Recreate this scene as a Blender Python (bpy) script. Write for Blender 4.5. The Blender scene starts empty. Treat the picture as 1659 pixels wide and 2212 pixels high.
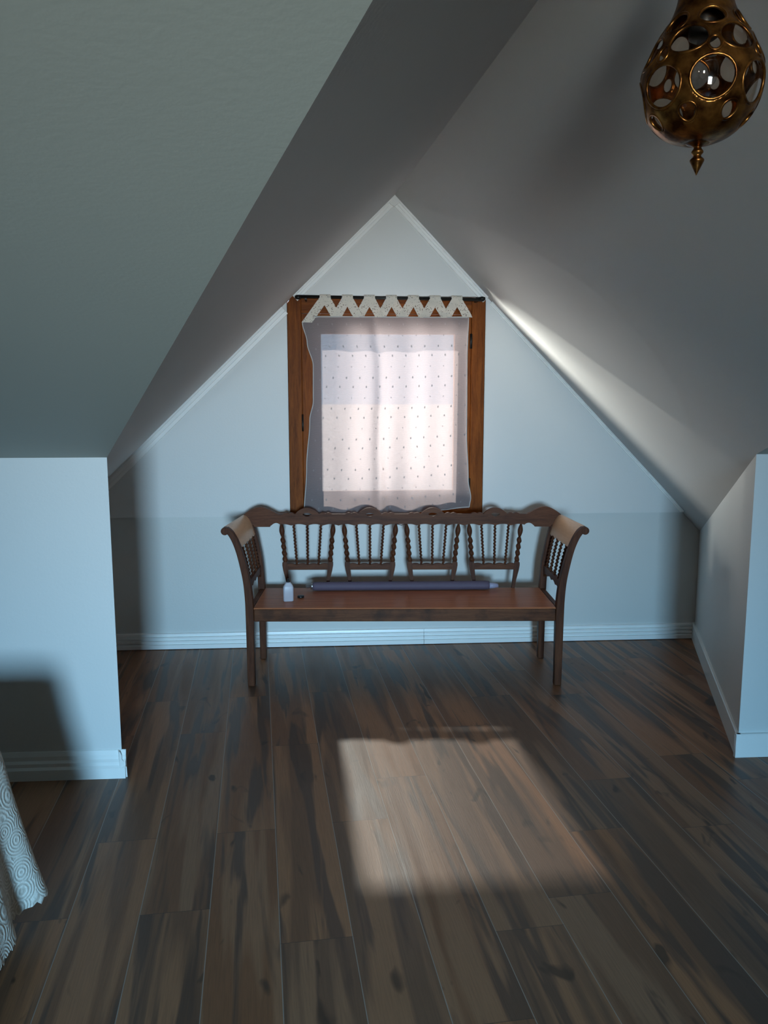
import bpy, bmesh, math, random
from mathutils import Vector, Matrix
random.seed(7)
S = bpy.context.scene
COL = S.collection
PI = math.pi

# ------------------------------------------------------------------ helpers
def link(name, me, mat=None, parent=None, loc=None):
    o = bpy.data.objects.new(name, me)
    COL.objects.link(o)
    if mat is not None:
        for m in (mat if isinstance(mat, (list, tuple)) else [mat]):
            me.materials.append(m)
    if parent is not None:
        o.parent = parent
    if loc is not None:
        o.location = loc
    return o

def obj(name, bm, mat, parent=None, smooth=False, loc=None, recalc=True):
    if recalc:
        bmesh.ops.recalc_face_normals(bm, faces=bm.faces)
    me = bpy.data.meshes.new(name)
    bm.to_mesh(me)
    bm.free()
    if smooth:
        for p in me.polygons:
            p.use_smooth = True
    return link(name, me, mat, parent, loc)

def bevel_mod(o, w=0.003, seg=2):
    m = o.modifiers.new('bevel', 'BEVEL')
    m.width = w
    m.segments = seg
    m.limit_method = 'ANGLE'
    m.angle_limit = math.radians(40)
    return o

def tag(o, label=None, cat=None, group=None, kind=None):
    if label: o['label'] = label
    if cat: o['category'] = cat
    if group: o['group'] = group
    if kind: o['kind'] = kind
    return o

def thing(name, label, cat, loc=(0, 0, 0), rz=0.0, group=None):
    o = bpy.data.objects.new(name, None)
    o.empty_display_size = 0.1
    COL.objects.link(o)
    o.location = loc
    o.rotation_euler = (0, 0, rz)
    return tag(o, label, cat, group)

def quad(bm, pts):
    return bm.faces.new([bm.verts.new(p) for p in pts])

def box(bm, x0, x1, y0, y1, z0, z1):
    v = [bm.verts.new(p) for p in ((x0,y0,z0),(x1,y0,z0),(x1,y1,z0),(x0,y1,z0),(x0,y0,z1),(x1,y0,z1),(x1,y1,z1),(x0,y1,z1))]
    for f in ((0,3,2,1),(4,5,6,7),(0,1,5,4),(1,2,6,5),(2,3,7,6),(3,0,4,7)):
        bm.faces.new([v[i] for i in f])

def prism(bm, poly, axis, a, b):
    """poly: 2D list; extruded along axis ('x','y','z') from a to b"""
    def P(p, t):
        if axis == 'y': return (p[0], t, p[1])
        if axis == 'x': return (t, p[0], p[1])
        return (p[0], p[1], t)
    va = [bm.verts.new(P(p, a)) for p in poly]
    vb = [bm.verts.new(P(p, b)) for p in poly]
    n = len(poly)
    bm.faces.new(va)
    bm.faces.new(vb[::-1])
    for i in range(n):
        bm.faces.new((va[i], vb[i], vb[(i+1) % n], va[(i+1) % n]))

def prism_holed(bm, outer, holes, axis, a, b):
    """extruded outline with holes (triangulated faces)"""
    from mathutils.geometry import tessellate_polygon
    loops = [outer] + holes
    def P(p, t):
        if axis == 'y': return Vector((p[0], t, p[1]))
        if axis == 'x': return Vector((t, p[0], p[1]))
        return Vector((p[0], p[1], t))
    tris = tessellate_polygon([[Vector((p[0], p[1], 0)) for p in l] for l in loops])
    flat = [p for l in loops for p in l]
    va = [bm.verts.new(P(p, a)) for p in flat]
    vb = [bm.verts.new(P(p, b)) for p in flat]
    for t in tris:
        try:
            bm.faces.new([va[i] for i in t]); bm.faces.new([vb[i] for i in reversed(t)])
        except ValueError:
            pass
    k = 0
    for l in loops:
        n = len(l)
        for i in range(n):
            j = (i+1) % n
            bm.faces.new((va[k+i], vb[k+i], vb[k+j], va[k+j]))
        k += n

def lathe(bm, prof, seg=32, cx=0, cy=0, cap=True):
    rings = []
    for r, z in prof:
        if r < 1e-6:
            rings.append([bm.verts.new((cx, cy, z))])
        else:
            rings.append([bm.verts.new((cx + r*math.cos(2*PI*i/seg), cy + r*math.sin(2*PI*i/seg), z)) for i in range(seg)])
    for A, B in zip(rings, rings[1:]):
        for i in range(seg):
            j = (i+1) % seg
            if len(A) == 1 and len(B) == 1: continue
            if len(A) == 1: bm.faces.new((A[0], B[i], B[j]))
            elif len(B) == 1: bm.faces.new((A[i], A[j], B[0]))
            else: bm.faces.new((A[i], A[j], B[j], B[i]))
    if cap:
        for R_ in (rings[0], rings[-1]):
            if len(R_) > 1: bm.faces.new(R_)

def frames(path):
    pts = [Vector(p) for p in path]
    T = []
    for i in range(len(pts)):
        a = pts[max(i-1, 0)]; b = pts[min(i+1, len(pts)-1)]
        T.append((b-a).normalized())
    up = Vector((0, 1, 0)) if abs(T[0].y) < 0.9 else Vector((1, 0, 0))
    N = (up - T[0]*up.dot(T[0])).normalized()
    out = []
    for p, t in zip(pts, T):
        N = (N - t*N.dot(t)).normalized()
        out.append((p, t, N.copy(), t.cross(N)))
    return out

def tube(bm, path, radius, seg=10, cap=True, closed=False):
    """radius: number or function(i, theta)"""
    fr = frames(path)
    rings = []
    for i, (p, t, n, b) in enumerate(fr):
        ring = []
        for k in range(seg):
            th = 2*PI*k/seg
            r = radius(i, th) if callable(radius) else radius
            ring.append(bm.verts.new(p + n*(r*math.cos(th)) + b*(r*math.sin(th))))
        rings.append(ring)
    m = len(rings)
    for i in range(m if closed else m-1):
        A = rings[i]; B = rings[(i+1) % m]
        for k in range(seg):
            j = (k+1) % seg
            bm.faces.new((A[k], A[j], B[j], B[k]))
    if cap and not closed:
        bm.faces.new(rings[0]); bm.faces.new(rings[-1])

def resample(path, n):
    pts = [Vector(p) for p in path]
    L = [0]
    for a, b in zip(pts, pts[1:]): L.append(L[-1] + (b-a).length)
    out = []
    for i in range(n):
        s = L[-1]*i/(n-1)
        k = 0
        while k < len(L)-2 and L[k+1] < s: k += 1
        f = (s-L[k])/max(L[k+1]-L[k], 1e-9)
        out.append(pts[k].lerp(pts[k+1], f))
    return out, L[-1]

def twist_bar(bm, path, r0, pitch, amp=0.34, seg=10, ends=True):
    """a barley twist: a round bar whose off-centre section winds along its path"""
    _, Ltot = resample(path, 2)
    n = max(12, int(Ltot/pitch*8))
    pts, Ltot = resample(path, n)
    def rad(i, th):
        s = Ltot*i/(n-1)
        f = min(1, min(s, Ltot-s)/(pitch*0.6)) if ends else 1
        return r0*(1 + amp*f*math.cos(th - 2*PI*s/pitch))
    tube(bm, pts, rad, seg)

# ------------------------------------------------------------------ materials
class NT:
    def __init__(self, name):
        self.m = bpy.data.materials.new(name)
        self.m.use_nodes = True
        self.t = self.m.node_tree
        self.b = self.t.nodes['Principled BSDF']
        self.out = self.t.nodes['Material Output']
    def n(self, typ, **kw):
        nd = self.t.nodes.new(typ)
        for k, v in kw.items():
            if k.startswith('i_'):
                nd.inputs[k[2:].replace('_', ' ')].default_value = v
            else:
                setattr(nd, k, v)
        return nd
    def l(self, a, b):
        self.t.links.new(a, b)
    def ramp(self, stops, fac=None, interp='LINEAR'):
        r = self.n('ShaderNodeValToRGB')
        r.color_ramp.interpolation = interp
        e = r.color_ramp.elements
        while len(e) < len(stops): e.new(0.5)
        for el, (p, c) in zip(e, stops):
            el.position = p
            el.color = (c, c, c, 1) if isinstance(c, (int, float)) else (*c, 1)
        if fac is not None: self.l(fac, r.inputs[0])
        return r.outputs[0]
    def math(self, op, a, b=None):
        m = self.n('ShaderNodeMath', operation=op)
        for i, v in enumerate((a, b)):
            if v is None: continue
            if isinstance(v, (int, float)): m.inputs[i].default_value = v
            else: self.l(v, m.inputs[i])
        return m.outputs[0]
    def mix(self, fac, a, b, blend='MIX'):
        m = self.n('ShaderNodeMix', data_type='RGBA', blend_type=blend)
        for sock, v in ((m.inputs[0], fac), (m.inputs[6], a), (m.inputs[7], b)):
            if isinstance(v, (int, float)): sock.default_value = v
            elif isinstance(v, tuple): sock.default_value = (*v, 1)
            else: self.l(v, sock)
        return m.outputs[2]
    def noise(self, vec, scale, detail=3, rough=0.5, dist=0.0):
        nz = self.n('ShaderNodeTexNoise')
        nz.inputs['Scale'].default_value = scale
        nz.inputs['Detail'].default_value = detail
        nz.inputs['Roughness'].default_value = rough
        nz.inputs['Distortion'].default_value = dist
        if vec is not None: self.l(vec, nz.inputs['Vector'])
        return nz.outputs['Fac']
    def mapping(self, vec, scale=(1, 1, 1), loc=(0, 0, 0), rot=(0, 0, 0)):
        mp = self.n('ShaderNodeMapping')
        mp.inputs['Scale'].default_value = scale
        mp.inputs['Location'].default_value = loc
        mp.inputs['Rotation'].default_value = rot
        self.l(vec, mp.inputs['Vector'])
        return mp.outputs[0]
    def coord(self, which='Object'):
        return self.n('ShaderNodeTexCoord').outputs[which]
    def uv(self, name):
        u = self.n('ShaderNodeUVMap'); u.uv_map = name
        return u.outputs[0]
    def bump(self, h, strength=0.2, dist=0.01):
        b = self.n('ShaderNodeBump')
        b.inputs['Strength'].default_value = strength
        b.inputs['Distance'].default_value = dist
        self.l(h, b.inputs['Height'])
        self.l(b.outputs[0], self.b.inputs['Normal'])
    def set(self, **kw):
        for k, v in kw.items():
            self.b.inputs[k.replace('_', ' ')].default_value = v if not (isinstance(v, tuple) and len(v) == 3) else (*v, 1)

def paint(name, col, rough=0.6, bump=0.12):
    t = NT(name)
    c = t.coord()
    big = t.noise(c, 1.3, 3)
    colr = t.mix(t.ramp([(0.3, 0.0), (0.7, 1.0)], big), tuple(x*0.97 for x in col), col)
    t.l(colr, t.b.inputs['Base Color'])
    t.set(Roughness=rough)
    h = t.math('ADD', t.noise(c, 90, 2), t.math('MULTIPLY', t.noise(c, 7, 3), 1.2))
    t.bump(h, bump, 0.004)
    return t.m

M = {}
M['wall'] = paint('white_wall_paint', (0.74, 0.74, 0.725), 0.55, 0.10)
M['wall_low'] = paint('shaded_lower_wall_paint', (0.675, 0.68, 0.658), 0.5, 0.10)  # lower wall coloured darker to stand in for shade under the rail
M['ceil'] = paint('shaded_ceiling_paint', (0.53, 0.53, 0.52), 0.65, 0.10)  # ceiling shade mixed into the paint colour
M['ceil_g'] = paint('shaded_slope_paint', (0.33, 0.355, 0.32), 0.65, 0.10)  # dim greenish light on the main slope put into its colour
M['trim'] = paint('white_trim_gloss', (0.90, 0.90, 0.88), 0.32, 0.04)

def wood(name, dark, light, rough=0.35, axis=(1.2, 14, 14), sheen=0.0, patches=None, spec=0.14):
    t = NT(name)
    c = t.coord()
    g = t.noise(t.mapping(c, axis), 3.0, 5, 0.6, 0.6)
    fine = t.noise(t.mapping(c, tuple(a*6 for a in axis)), 4.0, 2)
    f = t.math('ADD', t.math('MULTIPLY', g, 0.75), t.math('MULTIPLY', fine, 0.25))
    colr = t.mix(t.ramp([(0.33, 0.0), (0.66, 1.0)], f), dark, light)
    if patches:
        colr = t.mix(t.ramp([(0.5, 0.0), (0.68, 0.8)], t.noise(c, 5.0, 4, 0.6)), colr, patches)
    t.l(colr, t.b.inputs['Base Color'])
    t.set(Roughness=rough)
    t.b.inputs['Coat Weight'].default_value = sheen*0.4
    t.b.inputs['Specular IOR Level'].default_value = spec
    t.b.inputs['Coat Roughness'].default_value = 0.25
    t.bump(f, 0.08, 0.002)
    return t.m

M['bench'] = wood('dark_bench_wood', (0.058, 0.017, 0.007), (0.145, 0.050, 0.021), 0.48)
M['bench_v'] = wood('dark_bench_wood_upright', (0.044, 0.013, 0.006), (0.115, 0.039, 0.017), 0.48, (14, 14, 1.2))
M['apron'] = wood('worn_bench_apron_wood', (0.062, 0.019, 0.008), (0.150, 0.053, 0.022), 0.46, patches=(0.022, 0.011, 0.008))
M['seat'] = wood('reddish_seat_wood', (0.34, 0.105, 0.042), (0.50, 0.170, 0.072), 0.42, (1.0, 16, 16), 0.2)
M['arm'] = wood('backlit_arm_wood', (0.60, 0.34, 0.19), (0.72, 0.45, 0.27), 0.33, (6, 1.2, 6), 0.2, None, 0.4)  # glare from the window behind painted into the arm wood
M['sash'] = wood('varnished_window_wood', (0.090, 0.022, 0.004), (0.24, 0.068, 0.011), 0.5, (14, 14, 1.2), 0.0, None, 0.08)
M['sash_h'] = wood('varnished_window_wood_rail', (0.090, 0.022, 0.004), (0.24, 0.068, 0.011), 0.5, (1.2, 14, 14), 0.0, None, 0.08)

def plain(name, col, rough=0.5, metal=0.0, **kw):
    t = NT(name)
    c = t.coord()
    n = t.noise(c, 25, 3)
    t.l(t.mix(n, tuple(x*0.88 for x in col), tuple(min(1, x*1.08) for x in col)), t.b.inputs['Base Color'])
    t.set(Roughness=rough, Metallic=metal)
    for k, v in kw.items(): t.b.inputs[k.replace('_', ' ')].default_value = v
    return t.m
M['dark_metal'] = plain('dark_iron', (0.02, 0.018, 0.016), 0.4, 0.7)
M['black_plastic'] = plain('black_plastic', (0.012, 0.012, 0.013), 0.35)
M['white_plastic'] = plain('white_plastic', (0.52, 0.49, 0.54), 0.4)
M['roll'] = plain('purple_grey_fabric', (0.105, 0.074, 0.112), 0.7)
M['silver'] = plain('silver_tip', (0.5, 0.5, 0.52), 0.3, 0.9)
M['film'] = plain('pale_lilac_film', (0.36, 0.34, 0.46), 0.4)
M['stone'] = plain('white_stone_sill', (0.75, 0.70, 0.68), 0.7)
M['mattress'] = plain('mattress_ticking', (0.6, 0.58, 0.55), 0.9)
M['bedwood'] = wood('bed_frame_wood', (0.08, 0.04, 0.02), (0.15, 0.08, 0.04))
M['dark'] = plain('black_rubber_seal', (0.01, 0.01, 0.01), 0.8)

# ------------------------------------------------------------------ camera (eye 1.6 m above the floor)
F_PX, H = 1750.0, 1.6
PITCH, YAW = math.atan(246/F_PX), math.radians(4.0)
cam = bpy.data.cameras.new('camera')
cam.sensor_fit = 'VERTICAL'
cam.sensor_height = 36.0
cam.lens = 36.0*F_PX/2212
cam.clip_start = 0.02
co = bpy.data.objects.new('camera', cam)
COL.objects.link(co)
co.location = (0, 0, H)
co.rotation_euler = (PI/2 - PITCH, 0, -YAW)
S.camera = co

# ------------------------------------------------------------------ room shell
YW = 5.135          # plane of the lower back wall
YU = 5.090         # face of the thicker upper gable
YK = 3.35          # plane of the two knee walls
XE, YR = 4.0, -4.0
def zl(x, y): return 2.811 + 0.9598*(x-0.416) + 0.11*(y-5.12)     # left dormer slope
def zr(x, y): return 2.811 - 1.0225*(x-0.416)                     # right dormer slope
GM = 0.252
def zm(y): return 1.362 + GM*(YK - y)                             # main slope
def xl(z, y): return 0.416 + (z - 2.811 - 0.11*(y-5.12))/0.9598
def xr(z): return 0.416 + (2.811 - z)/1.0225
def ridge(y):
    x = 0.416 + 0.11*(5.12-y)/(0.9598+1.0225)
    return Vector((x, y, zr(x, y)))
# the ridge meets the main slope here
yy = 3.0
for _ in range(80):
    yy -= 0.05 if ridge(yy).z > zm(yy) else -0.02
R0 = ridge(yy)
KL = Vector((xl(1.362, YK), YK, 1.362))
KR = Vector((xr(1.362), YK, 1.362))
CL = Vector((-1.75, YW+0.02, 0)); CR = Vector((2.462, YW+0.02, 0))

def struct(name, bm, mat, bev=0.0):
    o = obj(name, bm, mat)
    o['kind'] = 'structure'
    if bev: bevel_mod(o, bev)
    return o

YT = -1.5
bm = bmesh.new()
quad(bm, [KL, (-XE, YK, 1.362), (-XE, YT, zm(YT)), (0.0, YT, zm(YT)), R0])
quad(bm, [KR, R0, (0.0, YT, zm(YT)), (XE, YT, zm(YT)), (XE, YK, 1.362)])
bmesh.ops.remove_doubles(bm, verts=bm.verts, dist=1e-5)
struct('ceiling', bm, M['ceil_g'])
bm = bmesh.new(); quad(bm, [(-XE, YT, zm(YT)), (XE, YT, zm(YT)), (XE, YR, zm(YT)), (-XE, YR, zm(YT))])
struct('ceiling_rear', bm, M['ceil'])
A = ridge(YW+0.02)
bm = bmesh.new(); quad(bm, [A, (CL.x, CL.y, zl(CL.x, CL.y)), KL, R0])
struct('ceiling_left', bm, M['ceil'])
bm = bmesh.new(); quad(bm, [A, R0, KR, (CR.x, CR.y, zr(CR.x, CR.y))])
struct('ceiling_right', bm, M['ceil'])

bm = bmesh.new(); quad(bm, [(-XE, YK, 0), (KL.x+0.004, YK, 0), KL, (-XE, YK, 1.362)])
struct('wall_left', bm, M['wall'])
bm = bmesh.new(); quad(bm, [(KR.x, YK, 0), (XE, YK, 0), (XE, YK, 1.362), KR])
struct('wall_right', bm, M['wall'])
bm = bmesh.new(); quad(bm, [(KL.x+0.004, YK, 0), (CL.x, CL.y, 0), (CL.x, CL.y, zl(CL.x, CL.y)), KL])
struct('wall_left_return', bm, M['wall'])
bm = bmesh.new(); quad(bm, [(KR.x, YK, 0), KR, (CR.x, CR.y, zr(CR.x, CR.y)), (CR.x, CR.y, 0)])
struct('wall_right_return', bm, M['wall'])
for nm, x in (('wall_side_left', -XE), ('wall_side_right', XE)):
    bm = bmesh.new(); quad(bm, [(x, YK, 0), (x, YR, 0), (x, YR, zm(YT)), (x, YT, zm(YT)), (x, YK, 1.362)])
    struct(nm, bm, M['wall'])
# rear wall with the window that lights the room
RWX0, RWX1, RWZ0, RWZ1 = -0.33, 0.51, 0.75, 1.80
bm = bmesh.new()
prism_holed(bm, [(-XE, 0), (XE, 0), (XE, zm(YT)), (-XE, zm(YT))], [[(RWX0, RWZ0), (RWX0, RWZ1), (RWX1, RWZ1), (RWX1, RWZ0)]], 'y', YR-0.2, YR)
struct('wall_rear', bm, M['wall'])
bm = bmesh.new()
fw = 0.05
prism_holed(bm, [(RWX0, RWZ0), (RWX1, RWZ0), (RWX1, RWZ1), (RWX0, RWZ1)],
            [[(RWX0+fw, RWZ0+fw), (RWX0+fw, RWZ1-fw), (RWX1-fw, RWZ1-fw), (RWX1-fw, RWZ0+fw)]], 'y', YR-0.10, YR-0.04)
struct('window_2', bm, M['sash'])

# back gable: lower wall and the thicker upper panel with the window hole
WX0, WX1, WZ0, WZT = -0.238, 0.988, 0.875, 2.220
ZR = 0.862
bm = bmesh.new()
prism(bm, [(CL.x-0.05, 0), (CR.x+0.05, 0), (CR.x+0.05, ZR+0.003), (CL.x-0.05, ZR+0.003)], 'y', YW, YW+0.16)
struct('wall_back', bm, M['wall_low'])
bm = bmesh.new()
e = 0.03
L_ = lambda z: xl(z, YW) - e
R_ = lambda z: xr(z) + e
def slab(poly): prism(bm, poly, 'y', YU, YW+0.16)
xa, xb = xl(ZR, YU), xr(ZR)
slab([(xa, ZR), (WX0, ZR), (WX0, zl(WX0, YU)+e), (xa-e, ZR+e*0.5)])
slab([(WX1, ZR), (xb, ZR), (xb+e, ZR+e*0.5), (WX1, zr(WX1, YU)+e)])
slab([(WX0, ZR), (WX1, ZR), (WX1, WZ0), (WX0, WZ0)])
slab([(xl(WZT, YU)-e, WZT), (xr(WZT)+e, WZT), (0.416+0.0, 2.811+0.04)])
struct('wall_gable', bm, M['wall'])

# slope trims along the gable (white mouldings)
def slope_trim(name, p0, p1, w, y0, y1):
    """p0->p1 upper edge in (x,z); w: width below it"""
    d = Vector((p1[0]-p0[0], p1[1]-p0[1])).normalized()
    n = Vector((d.y, -d.x))
    if n.y > 0: n = -n
    # two-step moulding profile
    bm = bmesh.new()
    for a, b, yy0 in ((0.0, 1.0, y0), (0.0, 0.62, y0-0.010), (0.0, 0.28, y0-0.022)):
        q = [(p0[0]+n.x*w*a, p0[1]+n.y*w*a), (p1[0]+n.x*w*a, p1[1]+n.y*w*a),
             (p1[0]+n.x*w*b, p1[1]+n.y*w*b), (p0[0]+n.x*w*b, p0[1]+n.y*w*b)]
        prism(bm, q, 'y', yy0, y1)
    struct(name, bm, M['trim'], 0.002)
y = YU
slope_trim('trim_1', (xl(0.865, y), 0.865), (xl(2.150, y), 2.150), 0.055, YU-0.012, YU+0.01)
slope_trim('trim_2', (xl(2.215, y), 2.215), (0.414, zl(0.414, y)), 0.042, YU-0.012, YU+0.01)
slope_trim('trim_3', (0.418, zr(0.418, y)), (xr(2.215), 2.215), 0.042, YU-0.012, YU+0.01)
slope_trim('trim_4', (xr(2.19), 2.19), (xr(0.875), 0.875), 0.018, YU-0.008, YU+0.01)

bm = bmesh.new()   # mitred corner piece where the two upper trims meet
prism(bm, [(0.416, zl(0.416, y)+0.010), (0.386, zl(0.386, y)-0.020), (0.416, zl(0.416, y)-0.066), (0.446, zr(0.446, y)-0.020)], 'y', YU-0.0345, YU+0.01)
struct('trim_5', bm, M['trim'], 0.002)

# baseboards
def ridged(name, p0, p1, prof):
    """extrude a profile (depth into room, z) along the wall foot p0->p1; room is to the left of the direction"""
    p0 = Vector(p0); p1 = Vector(p1)
    d = (p1-p0).normalized(); n = Vector((-d.y, d.x))
    bm = bmesh.new()
    va = [bm.verts.new((p0.x+n.x*a, p0.y+n.y*a, z)) for a, z in prof]
    vb = [bm.verts.new((p1.x+n.x*a, p1.y+n.y*a, z)) for a, z in prof]
    for i in range(len(prof)):
        j = (i+1) % len(prof)
        bm.faces.new((va[i], va[j], vb[j], vb[i]))
    bm.faces.new(va); bm.faces.new(vb[::-1])
    return struct(name, bm, M['trim'])
reeded = [(0, 0.004), (0.026, 0.004), (0.026, 0.028), (0.024, 0.031), (0.010, 0.033), (0.010, 0.039), (0.022, 0.041), (0.023, 0.044), (0.022, 0.055), (0.008, 0.058), (0.008, 0.064),
          (0.019, 0.066), (0.020, 0.069), (0.019, 0.079), (0.006, 0.082), (0.006, 0.088), (0.015, 0.090), (0.013, 0.101), (0.0, 0.105)]
xs = 0.62      # mitred joint between two lengths
ridged('baseboard_back', (xs-0.001, YW), (CL.x+0.02, YW), reeded)
ridged('baseboard_back_right', (CR.x-0.01, YW), (xs+0.0015, YW), reeded)
flare = [(0, 0.0), (0.030, 0.0), (0.028, 0.045), (0.019, 0.055), (0.019, 0.070), (0.010, 0.080), (0.010, 0.098), (0.004, 0.116), (0, 0.118)]
ridged('baseboard_left', (KL.x+0.022, YK), (-XE, YK), flare)
board = [(0, 0.0), (0.018, 0.0), (0.018, 0.104), (0.014, 0.109), (0, 0.109)]
ridged('baseboard_right', (XE, YK), (KR.x-0.019, YK), board)
ridged('baseboard_right_return', (KR.x, YK-0.018), (CR.x, CR.y), board)
ridged('baseboard_left_return', (CL.x, CL.y), (KL.x, YK-0.028), flare)

# ------------------------------------------------------------------ floor of planks
t = NT('brown_laminate_planks')
uvp, uve, uvr = t.uv('grain'), t.uv('edge'), t.uv('tone')
sr = t.n('ShaderNodeSeparateXYZ'); t.l(uvr, sr.inputs[0])
se = t.n('ShaderNodeSeparateXYZ'); t.l(uve, se.inputs[0])
broad = t.noise(t.mapping(uvp, (10.5, 0.55, 1)), 1.0, 2, 0.45, 0.25)
mid = t.noise(t.mapping(uvp, (15, 0.9, 1), (5, 2, 0)), 1.0, 3, 0.5, 0.5)
fine = t.noise(t.mapping(uvp, (150, 5, 1)), 1.5, 3, 0.6)
blot = t.noise(t.mapping(uvp, (13, 5.0, 1), (3.1, 7.7, 0)), 0.8, 2, 0.5, 0.9)
base = t.mix(sr.outputs[0], (0.231, 0.093, 0.040), (0.169, 0.085, 0.048))
warm = t.mix(sr.outputs[1], (0.357, 0.151, 0.066), (0.282, 0.144, 0.079))
c1 = t.mix(t.ramp([(0.47, 0.0), (0.55, 1.0)], broad), base, warm)
c2 = t.mix(t.ramp([(0.40, 0.88), (0.475, 0.0)], mid), c1, (0.088, 0.048, 0.032))
c3 = t.mix(t.ramp([(0.66, 0.0), (0.74, 0.85)], blot), c2, (0.047, 0.027, 0.017))
c4 = t.mix(t.ramp([(0.35, 0.22), (0.62, 0.0)], fine), c3, (0.056, 0.031, 0.018))
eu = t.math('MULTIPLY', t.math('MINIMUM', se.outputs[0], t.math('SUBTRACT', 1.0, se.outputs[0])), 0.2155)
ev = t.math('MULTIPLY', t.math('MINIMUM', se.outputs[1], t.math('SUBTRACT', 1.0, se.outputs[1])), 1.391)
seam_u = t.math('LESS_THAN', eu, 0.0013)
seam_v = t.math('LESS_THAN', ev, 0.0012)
c5 = t.mix(t.math('MULTIPLY', seam_u, 0.75), c4, (0.34, 0.30, 0.26))  # bevel glints along the long seams, painted as pale lines
c6 = t.mix(t.math('MULTIPLY', seam_v, 0.7), c5, (0.04, 0.03, 0.025))
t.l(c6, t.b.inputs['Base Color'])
t.l(t.ramp([(0.3, 0.36), (0.7, 0.50)], mid), t.b.inputs['Roughness'])
t.b.inputs['Specular IOR Level'].default_value = 0.38
hh = t.math('ADD', fine, t.math('MULTIPLY', mid, 1.5))
t.bump(hh, 0.15, 0.0015)
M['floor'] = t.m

TH = math.radians(-4.85)
d2 = Vector((math.sin(TH), math.cos(TH))); n2 = Vector((d2.y, -d2.x))
PW, PLN, N0 = 0.2155, 1.391, 0.035
known = {-1: 2.872, -2: 2.42, -3: 4.264, -4: 2.44, 1: 2.885}
bm = bmesh.new()
lu = [bm.loops.layers.uv.new(nm) for nm in ('grain', 'edge', 'tone')]
rng = random.Random(11)
for r in range(-22, 23):
    off = known.get(r, rng.random()*PLN)
    k0 = math.floor((-5.2-off)/PLN); k1 = math.ceil((6.2-off)/PLN)
    for k in range(k0, k1):
        a0, a1 = off + k*PLN, off + (k+1)*PLN
        b0, b1 = N0 + r*PW, N0 + (r+1)*PW
        cs = [(b0, a0, 0, 0), (b1, a0, 1, 0), (b1, a1, 1, 1), (b0, a1, 0, 1)]
        cx = (b0+b1)/2*n2 + (a0+a1)/2*d2
        if abs(cx.x) > XE+1.2 or cx.y < YR-1.0: continue
        f = quad(bm, [(*(n2*b + d2*a), 0.0) for b, a, _, _ in cs])
        ou, ov, t0, t1 = rng.uniform(0, 60), rng.uniform(0, 60), rng.random(), rng.random()
        for lp, (b, a, u, v) in zip(f.loops, cs):
            lp[lu[0]].uv = (u*PW + ou, v*PLN + ov)
            lp[lu[1]].uv = (u, v)
            lp[lu[2]].uv = (t0, t1)
geo = lambda: bm.verts[:] + bm.edges[:] + bm.faces[:]
for pc, pn in (((XE, 0, 0), (1, 0, 0)), ((-XE, 0, 0), (-1, 0, 0)), ((0, YR, 0), (0, -1, 0)), ((0, YW+0.02, 0), (0, 1, 0))):
    bmesh.ops.bisect_plane(bm, geom=geo(), plane_co=pc, plane_no=pn, clear_outer=True)
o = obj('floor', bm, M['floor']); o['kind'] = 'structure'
bm = bmesh.new(); box(bm, -XE, XE, YR, YW+0.02, -0.12, -0.002)
struct('floor_base', bm, M['bedwood'])

# ------------------------------------------------------------------ the window in the gable
win = thing('window_1', 'brown varnished wooden window in the white gable wall', 'window', (0, 0, 0))
win['kind'] = 'structure'
GX0, GX1, GZ0, GZ1 = -0.033, 0.797, 1.018, 1.992     # glass opening
def wpart(name, bm, mat, parent=win, bev=0.003):
    o = obj(name, bm, mat, parent)
    if bev: bevel_mod(o, bev)
    return o
ix0, ix1 = -0.152, 0.902
zc = zl(WX0, YU)
bm = bmesh.new()   # casing: outer fixed frame, its top left corner cut by the slope
prism(bm, [(WX0+0.002, WZ0), (ix0, WZ0), (ix0, WZT-0.005), (xl(WZT-0.02, YU)+0.01, WZT-0.005), (WX0+0.002, zc-0.01)], 'y', YU-0.004, YU+0.13)
wpart('casing', bm, M['sash'])
bm = bmesh.new()
prism(bm, [(ix1, WZ0), (WX1-0.002, WZ0), (WX1-0.002, WZT-0.02), (ix1, WZT-0.005)], 'y', YU-0.004, YU+0.13)
wpart('casing', bm, M['sash'])
bm = bmesh.new(); box(bm, ix0, ix1, YU+0.0, YU+0.13, 2.115, WZT-0.004)
wpart('casing_head', bm, M['sash_h'])
bm = bmesh.new(); box(bm, WX0+0.002, WX1-0.002, YU-0.012, YU+0.13, WZ0-0.012, WZ0+0.022)
wpart('casing_foot', bm, M['sash_h'])
sash = bpy.data.objects.new('sash', None); COL.objects.link(sash); sash.parent = win
bm = bmesh.new(); box(bm, ix0+0.0005, GX0, YU+0.007, YU+0.046, 0.90, 2.112)
wpart('stile', bm, M['sash'], sash)
bm = bmesh.new(); box(bm, GX1, ix1-0.0005, YU+0.007, YU+0.046, 0.90, 2.112)
wpart('stile', bm, M['sash'], sash)
bm = bmesh.new(); box(bm, GX0, GX1, YU+0.007, YU+0.046, GZ1, 2.112)
wpart('rail', bm, M['sash_h'], sash)
bm = bmesh.new(); box(bm, GX0, GX1, YU+0.007, YU+0.046, 0.90, GZ0)
wpart('rail', bm, M['sash_h'], sash)
t = NT('window_glass')
t.t.nodes.remove(t.b)
gl = t.n('ShaderNodeBsdfGlossy'); gl.inputs['Roughness'].default_value = 0.0
tr = t.n('ShaderNodeBsdfTransparent'); tr.inputs[0].default_value = (0.96, 0.98, 0.97, 1)
fr_ = t.n('ShaderNodeFresnel'); fr_.inputs[0].default_value = 1.15
geo_ = t.n('ShaderNodeNewGeometry')
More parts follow.
